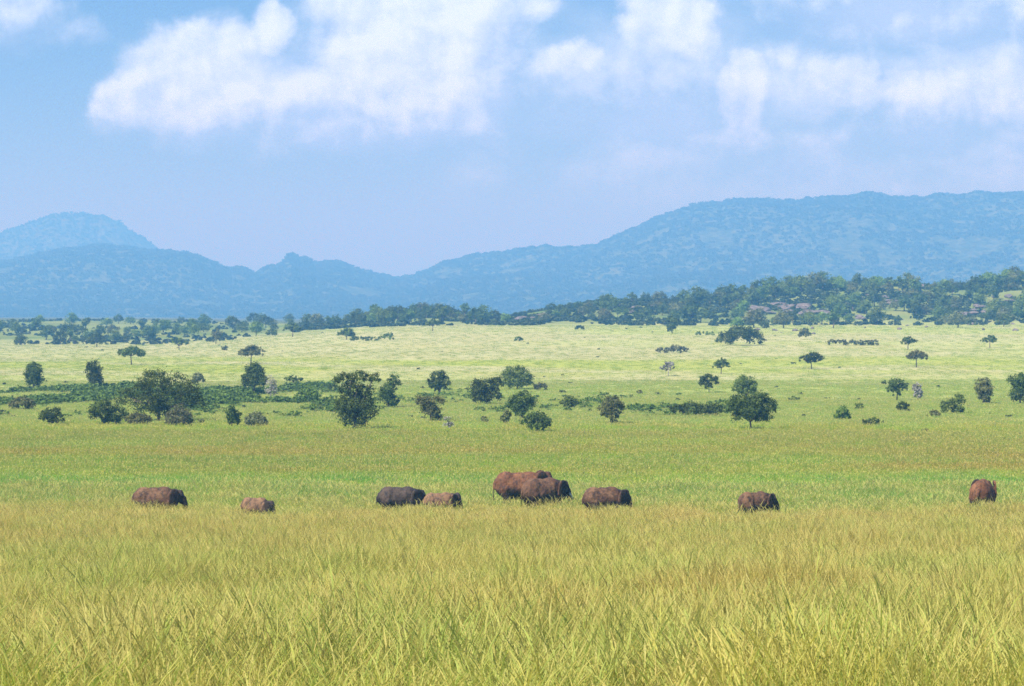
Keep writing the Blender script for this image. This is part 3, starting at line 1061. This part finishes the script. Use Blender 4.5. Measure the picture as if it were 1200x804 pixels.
wood_area(66, (588, 1240), lambda p: (crest_row(p) + 2, crest_row(p) + 6), (14, 22), hill_ok, lab(where_hill), 'trees on the rocky hill', 8.5, [4, 3, 2, 3, 3, 3, 3, 3])
wood_area(130, (588, 1240), lambda p: (crest_row(p) + 6, max(386, crest_row(p) + 10) if p > 840 else 379), (12, 21), hill_ok, lab(where_hill), 'trees on the rocky hill', 8.5, [4, 3, 2, 3, 3, 3, 3, 3])


def where_ridge(px, row):
    return ('on the skyline' if row - crest_row(px) < 6 else 'at the foot') + ' of the middle ridge between plain and mountains'


wood_area(38, (356, 580), lambda p: (crest_row(p) + 1, max(382 - abs(p - 460) * .03, crest_row(p) + 3)), (11, 19), None, lab(where_ridge), 'trees on the middle ridge', 8)


def left_ok(px, row):
    if px < 50 and 388 < row < 400:
        return random.random() < .25
    if px > 240:
        return row < 392 and random.random() < .5
    return True


def where_left(px, row):
    return ('at the back' if row < 388 else 'in the front') + ' of the flat left wood below the mountains'


wood_area(66, (-40, 345), lambda p: (379, 407 if p < 120 else 404 - (p - 120) * .06), (10, 17), left_ok, lab(where_left), 'trees of the left wood', 9)


# ------------------------------------------------------------------ rocks
def rock_mat():
    m, b = new_mat('granite')
    t = b.node('ShaderNodeTexCoord')
    n = b.noise(t.outputs['Object'], 0.5, 7, .65)
    n2 = b.noise(b.v('MULTIPLY', t.outputs['Object'], (0.35, 0.35, 1.2)), 0.9, 4, .6)
    c = b.mix(b.ramp(n, .35, .65), (0.08, 0.07, 0.066, 1), (0.215, 0.175, 0.155, 1))
    c = b.mix(b.ramp(n2, .5, .62), c, (0.10, 0.085, 0.085, 1))
    p = b.node('ShaderNodeBsdfPrincipled')
    p.inputs['Roughness'].default_value = .9
    b.put(p.inputs['Base Color'], c)
    bp = b.node('ShaderNodeBump')
    bp.inputs['Distance'].default_value = .4
    b.put(bp.inputs['Height'], n)
    b.put(p.inputs['Normal'], bp.outputs[0])
    finish(b, p.outputs[0])
    return m


ROCKM = rock_mat()


def rock_mesh(name, pieces, seed):
    rs = random.Random(seed)
    bm = bmesh.new()
    for (c, r) in pieces:
        ret = bmesh.ops.create_icosphere(bm, subdivisions=3, radius=1.0)
        o3 = Vector((rs.uniform(0, 50), rs.uniform(0, 50), 0))
        cuts = [(Vector((rs.gauss(0, 1), rs.gauss(0, 1), rs.gauss(0, .7))).normalized(), rs.uniform(.55, .85)) for _ in range(9)]
        for v in ret['verts']:
            p = v.co.normalized()
            for nrm, dd in cuts:
                k = p.dot(nrm)
                if k > dd:
                    p = p - nrm * (k - dd) * .9
            p *= 1 + .18 * (float(fbm(p.x * 2 + o3.x, p.y * 2 + p.z * 1.7 + o3.y, 5, 3)) - .5)
            v.co = Vector(c) + Vector((p.x * r[0], p.y * r[1], p.z * r[2]))
    return bm_to_mesh(name, bm, ROCKM, False)


def outcrop(px, row, w, h, n, seed, label):
    rs = random.Random(seed)
    X, Y, Z, mpp = spot(px, row + h * .8)
    P = []
    for i in range(n):
        fx, fz = rs.uniform(-1, 1), rs.uniform(-.6, 1)
        xx = fx * w * mpp * .9
        yy = (fz + .6) * 42 + rs.uniform(-4, 4)
        zz = float(ground(X + xx, Y + yy)) - Z
        P.append(((xx, yy, zz + .6), (rs.uniform(.16, .34) * w * mpp, rs.uniform(3, 7), rs.uniform(.22, .42) * h * mpp)))
    o_ = link('rock_outcrop', rock_mesh('rock_outcrop', P, seed), None, (X, Y, Z))
    setp(o_, label, 'rock', 'rock outcrops on the hill')


outcrop(925, 361, 46, 11, 20, 1, 'large pinkish grey rock face, the widest bare rock of the hill')
outcrop(615, 371, 30, 8, 12, 2, 'dark purplish rock mass at the left end of the hill')
outcrop(1083, 338, 12, 9, 5, 3, 'pinkish rock showing between the trees on the skyline, right of the rock face')
outcrop(1145, 364, 26, 8, 11, 4, 'grey rock ledge half overgrown on the right of the hill')
outcrop(1042, 353, 22, 7, 9, 6, 'grey brown rock slabs in the middle of the hill, right of the wide rock face')
outcrop(1188, 352, 20, 8, 9, 7, 'grey rock heap high on the hill beside the right edge')
outcrop(1000, 372, 18, 6, 8, 8, 'low grey rocks at the lower right corner of the wide rock face')
outcrop(745, 366, 24, 4, 8, 5, 'thin dark rock band under the pale clearing of the hill')
BD = [rock_mesh('boulder', [((0, 0, .4), (1, .8, .8))], 50 + i) for i in range(4)]
for i in range(26):
    px, row = random.uniform(1010, 1215), random.uniform(374, 391)
    if i < 7:
        px, row = random.uniform(850, 960), random.uniform(384, 392)
    X, Y, Z, mpp = spot(px, row)
    o_ = link('boulder', BD[i % 4], None, (X, Y, Z - .2))
    s = random.uniform(1.3, 3.4) * mpp
    o_.scale = (s * 1.5, s, s)
    o_.rotation_euler = (0, 0, random.uniform(0, 6.28))
    setp(o_, 'small dark boulder in the grass at the foot of the rock face' if i < 7 else 'small dark boulder strewn below the trees on the right foot of the hill', 'boulder', 'boulders strewn below the hill')


# ------------------------------------------------------------------ undergrowth, green strip and the woodland on the mountains (stuff)
def plant_mat():
    m, b = new_mat('scrub_leaves')
    at = b.node('ShaderNodeAttribute', attribute_name='gcol', attribute_type='INSTANCER')
    lf = b.node('ShaderNodeAttribute', attribute_name='leaf')
    s = b.node('ShaderNodeSeparateColor')
    b.put(s.inputs[0], lf.outputs[0])
    c = b.mix(1.0, at.outputs[0], b.mix(s.outputs[0], (.65, .65, .65, 1), (1.35, 1.35, 1.35, 1)), 'MULTIPLY')
    finish(b, leaf_shader(b, c, .22))
    return m


SCRUB = plant_mat()


def scrub_protos(name, n, leaf, cnt, seed, flat=1.0):
    out = []
    for i in range(n):
        rs = random.Random(seed + i)
        B = [(rs.uniform(-.5, .5), rs.uniform(-.5, .5), .45 * flat, rs.uniform(.5, .8), rs.uniform(.5, .8), rs.uniform(.35, .6) * flat) for _ in range(3)]
        out.append(bpy.data.objects.new(name, crown_mesh(name, B, leaf, cnt, SCRUB, seed + i)))
    return out


def scatter_stuff(name, X, Y, size, zs, cols, protos, label, cat, dz=0.0, Z=None):
    n = len(X)
    if Z is None:
        Z = ground(X, Y)
    rot = np.zeros((n, 3))
    rot[:, 2] = RNG.uniform(0, 6.283, n)
    scl = np.stack([size, size, size * zs], 1)
    instancer(name, np.stack([X, Y, Z + dz], 1), rot, scl, RNG.integers(0, len(protos), n), cols, protos, label, cat)


# green strip
n = 26000
Y = np.sqrt(RNG.uniform(420 ** 2, 700 ** 2, n))
X = RNG.uniform(-1, 1, n) * (0.205 * Y)
ma = marsh_amount(X, Y)
k = RNG.uniform(0, 1, n) < np.clip((ma - .12) * 1.3, 0, 1)
X, Y, ma = X[k], Y[k], ma[k]
cols = lerp3(DGREEN * 1.0, (.15, .235, .055), RNG.uniform(0, 1, len(X)) * .6 + .6 * fbm(X / 12, Y / 20, 4) - .1)
scatter_stuff('green_herbs', X, Y, RNG.uniform(.3, 1.0, len(X)) ** 1.5 * 1.5 * (.5 + .6 * ma), .8, cols, scrub_protos('herb_clump', 4, .42, 110, 1300),
              'dense dark green herbs of the damp strip across the plain', 'herbs', -.1)
# scattered little tufts of scrub over the plain
n = 520
Y = np.sqrt(RNG.uniform(440 ** 2, 1350 ** 2, n))
X = RNG.uniform(-1, 1, n) * (0.205 * Y)
row = HOR + F * (CAMZ - ground(X, Y)) / Y
k = RNG.uniform(0, 1, n) < np.where((row > 448) & (row < 500), .95, .10)
X, Y = X[k], Y[k]
cols = lerp3((.045, .075, .03), (.12, .16, .06), RNG.uniform(0, 1, len(X)))
scatter_stuff('scrub_tufts', X, Y, RNG.uniform(.35, 1.0, len(X)), .75, cols, scrub_protos('scrub_clump', 4, .5, 90, 1400), 'little dark scrub tufts dotted over the plain', 'scrub', -.1)
# undergrowth on the hill and in the woods
n = 11000
px = RNG.uniform(345, 1260, n)
Y = RNG.uniform(1400, 1800, n)
X = (px - 600) / F * Y
crest = np.interp(px, CREST_PX, CREST_ROW)
k = (RNG.uniform(0, 1, n) < np.where(Y < 1500, .35, .8)) & (fbm(X / 25, Y / 40, 12, 3) > .42)
X, Y = X[k], Y[k]
cols = lerp3((.035, .06, .022), (.11, .14, .05), RNG.uniform(0, 1, len(X)) ** 1.4)
scatter_stuff('undergrowth', X, Y, RNG.uniform(.9, 2.6, len(X)), .85, cols, scrub_protos('undergrowth_clump', 5, .62, 120, 1500), 'mixed bushy undergrowth between the trees of the hill', 'undergrowth', -.2)
n = 1500
px = RNG.uniform(-60, 345, n)
Y = RNG.uniform(1330, 2250, n)
X = (px - 600) / F * Y
k = (fbm(X / 60, Y / 90, 14, 3) > .47) & (px < 250 + RNG.uniform(-60, 60, n))
X, Y = X[k], Y[k]
cols = lerp3((.035, .06, .025), (.11, .14, .06), RNG.uniform(0, 1, len(X)) ** 1.4)
scatter_stuff('wood_undergrowth', X, Y, RNG.uniform(1.0, 2.6, len(X)), .8, cols, scrub_protos('undergrowth_bush', 4, .7, 110, 1600), 'bushy undergrowth filling the flat left wood', 'undergrowth', -.2)

# woodland covering the mountains
n = 38000
Y = RNG.uniform(5700, 9000, n)
X = RNG.uniform(-.215, .215, n) * Y
k = fbm(X / 90, Y / 250, 15, 4) > .30
X, Y = X[k], Y[k]
Z = mountain_z(X, Y, RIDGE, 8600, 5600, 61)
cols = lerp3((.05, .07, .035), (.11, .125, .055), RNG.uniform(0, 1, len(X)) ** 1.3)
scatter_stuff('mountain_woodland', X, Y, RNG.uniform(4, 9, len(X)), .8, cols, scrub_protos('woodland_crown', 5, .55, 90, 1700), 'far off woodland covering the blue mountain slopes', 'woodland', 0, Z)


n = 6000
Y = RNG.uniform(9900, 12000, n)
X = RNG.uniform(-.21, -.09, n) * Y
Z = mountain_z(X, Y, DOME, 11800, 9800, 81)
cols = lerp3((.055, .085, .032), (.125, .15, .055), RNG.uniform(0, 1, n) ** 1.5)
scatter_stuff('dome_woodland', X, Y, RNG.uniform(5, 11, n), .8, cols, scrub_protos('dome_crown', 4, .55, 90, 1800), 'far off woodland on the rounded dome mountain', 'woodland', 0, Z)


# ------------------------------------------------------------------ elephants
def hide_mat(name, mud_shade, dark, light):
    m, b = new_mat(name)
    at = b.node('ShaderNodeAttribute', attribute_name='mud_shade')  # mask: painted shade of flanks and head, plus bare dark hide
    s = b.node('ShaderNodeSeparateColor')
    b.put(s.inputs[0], at.outputs[0])
    t = b.node('ShaderNodeTexCoord')
    n = b.noise(t.outputs['Object'], 1.6, 6, .6)
    n2 = b.noise(t.outputs['Object'], 14, 4, .6)
    n3 = b.noise(b.v('MULTIPLY', t.outputs['Object'], (4.5, 4.5, 2.2)), 1.0, 5, .62)
    c = b.mix(b.ramp(n, .42, .62), (*mud_shade, 1), (*light, 1))
    c = b.mix(b.ramp(n3, .46, .64, 0.0, .75), c, (*dark, 1))
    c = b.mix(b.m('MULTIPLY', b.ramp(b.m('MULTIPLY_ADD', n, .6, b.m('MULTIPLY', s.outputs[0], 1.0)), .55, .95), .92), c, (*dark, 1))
    p = b.node('ShaderNodeBsdfPrincipled')
    b.put(p.inputs['Base Color'], c)
    p.inputs['Roughness'].default_value = .8
    bp = b.node('ShaderNodeBump')
    bp.inputs['Distance'].default_value = .06
    b.put(bp.inputs['Height'], n2)
    b.put(p.inputs['Normal'], bp.outputs[0])
    finish(b, p.outputs[0])
    return m


HIDE = {
    'brown': hide_mat('muddy_hide', (.11, .052, .024), (.022, .015, .011), (.185, .10, .046)),
    'red': hide_mat('red_muddy_hide', (.125, .048, .018), (.026, .016, .011), (.225, .10, .038)),
    'tan': hide_mat('dusty_hide', (.17, .095, .045), (.034, .025, .02), (.24, .14, .07)),
    'grey': hide_mat('dark_wet_hide', (.05, .035, .026), (.013, .013, .014), (.085, .058, .04)),
}
IVORY, b_ = new_mat('ivory')
pp = b_.node('ShaderNodeBsdfPrincipled')
tcx = b_.node('ShaderNodeTexCoord')
b_.put(pp.inputs['Base Color'], b_.mix(b_.noise(tcx.outputs['Object'], 6, 3), (.62, .56, .44, 1), (.78, .73, .62, 1)))
pp.inputs['Roughness'].default_value = .4
finish(b_, pp.outputs[0])
EYE, b_ = new_mat('eye_black')
pp = b_.node('ShaderNodeBsdfPrincipled')
pp.inputs['Base Color'].default_value = (.012, .009, .008, 1)
pp.inputs['Roughness'].default_value = .2
finish(b_, pp.outputs[0])


def ell(bm, c, r, rot=(0, 0, 0), sub=3):
    ret = bmesh.ops.create_icosphere(bm, subdivisions=sub, radius=1.0)
    M = Matrix.Translation(c) @ Euler(rot).to_matrix().to_4x4() @ Matrix.Diagonal((*r, 1))
    bmesh.ops.transform(bm, matrix=M, verts=ret['verts'])


def chain(bm, pts, rad, seg=14, steps=5):
    P, R = [], []
    for i in range(len(pts) - 1):
        for k in range(steps):
            t = k / steps
            P.append(Vector(pts[i]).lerp(Vector(pts[i + 1]), t))
            R.append(rad[i] * (1 - t) + rad[i + 1] * t)
    P.append(Vector(pts[-1]))
    R.append(rad[-1])
    tube(bm, P, R, seg)
    ell(bm, P[0], (R[0],) * 3, sub=2)
    ell(bm, P[-1], (R[-1],) * 3, sub=2)


def elephant(name, px, row, height, yaw, hide, label, group, head_z=1.95, ear=0.35, headdark=.85, tusks=False, baby=False, step=.0, tail=.0, turn=0.0):
    X, Y, Z, mpp = spot(px, row)
    bm = bmesh.new()
    # trunk of the body: high rump, dipped back, high shoulders
    ell(bm, (-.08, 0, 1.66), (1.72, .80, .90))
    ell(bm, (-.95, 0, 1.80), (.82, .72, .92))
    ell(bm, (-.15, 0, 1.98), (1.3, .60, .68))
    ell(bm, (.62, 0, 1.85), (.9, .68, .88))
    ell(bm, (.25, 0, 1.85), (.8, .55, .68))
    hs = .88 if not baby else 1.05
    hx, hz = 1.72, head_z
    R = Matrix.Rotation(turn, 3, 'Z')
    piv = Vector((1.1, 0, 1.9))

    def hp(x, y, z):
        return piv + R @ (Vector((x, y, z)) - piv)
    chain(bm, [(.8, 0, 1.95), hp(1.3, 0, .5 * (1.98 + hz)), hp(hx, 0, hz)], [.62, .52, .46 * hs], 16)
    ell(bm, hp(hx + .02, 0, hz + .05), (.50 * hs, .42 * hs, .56 * hs), (0, .25, turn))
    ell(bm, hp(hx + .12, 0, hz + .38 * hs), (.30 * hs, .30 * hs, .26 * hs))
    ell(bm, hp(hx + .26, 0, hz - .22), (.32 * hs, .28 * hs, .38 * hs), (0, .3, turn))
    # proboscis
    chain(bm, [hp(hx + .34, 0, hz - .15), hp(hx + .52, 0, hz - .62), hp(hx + .56, .03, hz - 1.1), hp(hx + .46, .05, max(hz - 1.55, .22)), hp(hx + .22, .08, max(hz - 1.72, .12))],
          [.27, .21, .16, .125, .09], 14)
    for s in (-1, 1):
        chain(bm, [(1.0 + step * s, s * .38, 1.5), (1.02 + step * s * 1.6, s * .40, .75), (1.0 + step * s * 2.2, s * .40, .12)], [.40, .245, .235], 14)
        ell(bm, (1.03 + step * s * 2.2, s * .40, .10), (.27, .25, .13))
        chain(bm, [(-1.05 - step * s, s * .38, 1.55), (-.92 - step * s, s * .40, .85), (-1.12 - step * s * 2.0, s * .40, .12)], [.42, .27, .225], 14)
        ell(bm, (-1.08 - step * s * 2.0, s * .40, .10), (.26, .24, .13))
        # ears: broad flat shields hinged behind the cheek, thick rim, drooping tip
        c = hp(hx - .36, s * (.50 + ear * .32), hz + .02)
        ell(bm, c, (.52, .075, .62), (0, .12, turn + s * -(ear)))
        c = hp(hx - .24, s * (.46 + ear * .25), hz - .42)
        ell(bm, c, (.30, .07, .38), (0, .2, turn + s * -(ear)))
        ell(bm, hp(hx - .3, s * (.44 + ear * .25), hz + .45), (.40, .09, .18), (0, .05, turn + s * -(ear)))
        # brow
        ell(bm, hp(hx + .22, s * .30 * hs, hz + .16), (.14, .11, .12))
    tb = Vector((-1.68, 0, 2.1))
    chain(bm, [tb, (-1.86, tail * .2, 1.75), (-1.88, tail * .5, 1.2), (-1.84, tail * .7, .85)], [.12, .07, .045, .04], 10)
    ell(bm, (-1.84, tail * .7, .78), (.05, .05, .16))
    if baby:
        for v in bm.verts:
            v.co.x *= .92
            v.co.y *= .98
    k = height / 2.82
    for v in bm.verts:
        v.co *= k
    bmesh.ops.recalc_face_normals(bm, faces=bm.faces)
    tmp = bpy.data.meshes.new('tmp')
    bm.to_mesh(tmp)
    bm.free()
    to = bpy.data.objects.new('tmp', tmp)
    COL.objects.link(to)
    rm = to.modifiers.new('r', 'REMESH')
    rm.mode = 'VOXEL'
    rm.voxel_size = .042 * k
    sm = to.modifiers.new('s', 'SMOOTH')
    sm.factor = .5
    sm.iterations = 14
    dg = bpy.context.evaluated_depsgraph_get()
    me = bpy.data.meshes.new_from_object(to.evaluated_get(dg))
    bpy.data.objects.remove(to)
    bpy.data.meshes.remove(tmp)
    me.name = 'body'
    nv = len(me.vertices)
    co = np.zeros(nv * 3, np.float32)
    no = np.zeros(nv * 3, np.float32)
    me.vertices.foreach_get('co', co)
    me.vertices.foreach_get('normal', no)
    co, no = co.reshape(-1, 3), no.reshape(-1, 3)
    d_ = (fbm(co[:, 0] * 1.7 + px, co[:, 2] * 1.7 + co[:, 1] * 1.1, 8, 3) - .5) * .11 + (fbm(co[:, 0] * 7 + px, co[:, 2] * 5 + co[:, 1] * 5, 9, 2) - .5) * .035
    spine = np.exp(-(co[:, 1] / (.16 * k)) ** 2) * np.clip(no[:, 2] * 2 - .4, 0, 1) * .03
    co = co + no * ((d_ + spine) * k)[:, None]
    me.vertices.foreach_set('co', co.ravel())
    me.update()
    me.materials.clear()
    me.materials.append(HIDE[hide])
    for p in me.polygons:
        p.use_smooth = True
    nv = len(me.vertices)
    co = np.zeros(nv * 3, np.float32)
    me.vertices.foreach_get('co', co)
    co = co.reshape(-1, 3) / k
    # lower flanks and head darkened: painted shade, along with dark wet hide and ears
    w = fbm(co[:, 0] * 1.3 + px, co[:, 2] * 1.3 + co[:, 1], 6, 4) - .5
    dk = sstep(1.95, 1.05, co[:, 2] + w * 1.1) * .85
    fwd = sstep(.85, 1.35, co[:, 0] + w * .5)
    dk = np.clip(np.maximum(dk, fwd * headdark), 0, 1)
    a = me.attributes.new('mud_shade', 'FLOAT_COLOR', 'POINT')
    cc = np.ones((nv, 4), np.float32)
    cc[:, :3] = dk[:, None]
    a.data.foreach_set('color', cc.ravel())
    root = empty(name, (X, Y, Z), yaw, label, 'elephant', group)
    link('body', me, root)
    for s in (-1, 1):
        bm = bmesh.new()
        ell(bm, hp(hx + .30, s * .37 * hs, hz + .10) * k, (.045 * k,) * 3, sub=2)
        link('eye', bm_to_mesh('eye', bm, EYE), root)
    if tusks:
        for s in (-1, 1):
            bm = bmesh.new()
            p = [hp(hx + .38, s * .2, hz - .32), hp(hx + .58, s * .26, hz - .62), hp(hx + .82, s * .27, hz - .78), hp(hx + 1.0, s * .24, hz - .78)]
            tube(bm, [q * k for q in p], [.06 * k, .05 * k, .035 * k, .01 * k], 10)
            link('tusk', bm_to_mesh('tusk', bm, IVORY), root)
    return root


GE = 'elephant herd in the tall grass'
R_ = math.radians
elephant('elephant', 183, 612, 2.75, R_(6), 'brown', 'brown elephant with black head, farthest to the left, leading calf on its right', GE, 1.95, .45, step=.1)
elephant('elephant_calf', 300, 613, 1.95, R_(-8), 'tan', 'dusty tan calf almost hidden in grass, right of the leftmost elephant', GE, 1.75, .3, baby=True)
elephant('elephant', 468, 610, 2.65, R_(12), 'grey', 'darkest elephant, grey-black, with a small tan calf at its head', GE, 1.9, .3, step=.08)
elephant('elephant_calf', 516, 610, 2.2, R_(10), 'tan', 'tan calf with a dark ear, right beside the darkest elephant', GE, 2.0, .6, baby=True)
elephant('elephant', 610, 600, 3.35, R_(4), 'red', 'largest red-brown elephant, partly hidden behind a darker one', GE, 2.15, .6, headdark=.5)
elephant('elephant', 636, 606, 3.15, R_(36), 'brown', 'dark brown elephant with tusk standing in front of the largest red one', GE, 1.95, .5, tusks=True, turn=-.2)
elephant('elephant', 708, 612, 2.75, R_(24), 'brown', 'reddish brown elephant alone just right of the overlapping pair', GE, 1.9, .35, step=.1)
elephant('elephant', 885, 616, 2.6, R_(40), 'brown', 'dull brown elephant alone in the gap between the herd and the rear-view one', GE, 1.95, .5, turn=-.3)
elephant('elephant', 1151, 611, 3.3, R_(74), 'red', 'reddish elephant seen from behind, farthest to the right', GE, 2.0, .5, tail=.3, turn=-.2)

# ------------------------------------------------------------------ haze: one closed box of even thin air
m, b = new_mat('thin_haze')
pv = b.node('ShaderNodeVolumePrincipled')
pv.inputs['Color'].default_value = HAZE_COLOR
pv.inputs['Absorption Color'].default_value = (0.65, 0.36, 0.5, 1)
pv.inputs['Density'].default_value = HAZE_DENSITY
pv.inputs['Anisotropy'].default_value = 0.0
om = b.node('ShaderNodeOutputMaterial')
b.put(om.inputs['Volume'], pv.outputs[0])
zmin = min((o_.matrix_world @ Vector(c_)).z for o_ in COL.objects if o_.get('kind') == 'structure' for c_ in o_.bound_box) - 1.0
bm = bmesh.new()
bmesh.ops.create_cube(bm, size=1.0)
x0, x1, y0, y1, z0, z1 = -52000, 52000, -1000, 31000, zmin, 450
for v in bm.verts:
    v.co = Vector((x0 if v.co.x < 0 else x1, y0 if v.co.y < 0 else y1, z0 if v.co.z < 0 else z1))
o = link('haze', bm_to_mesh('haze', bm, m, False))
setp(o, 'thin blue haze fading the far mountains', 'haze', kind='stuff')
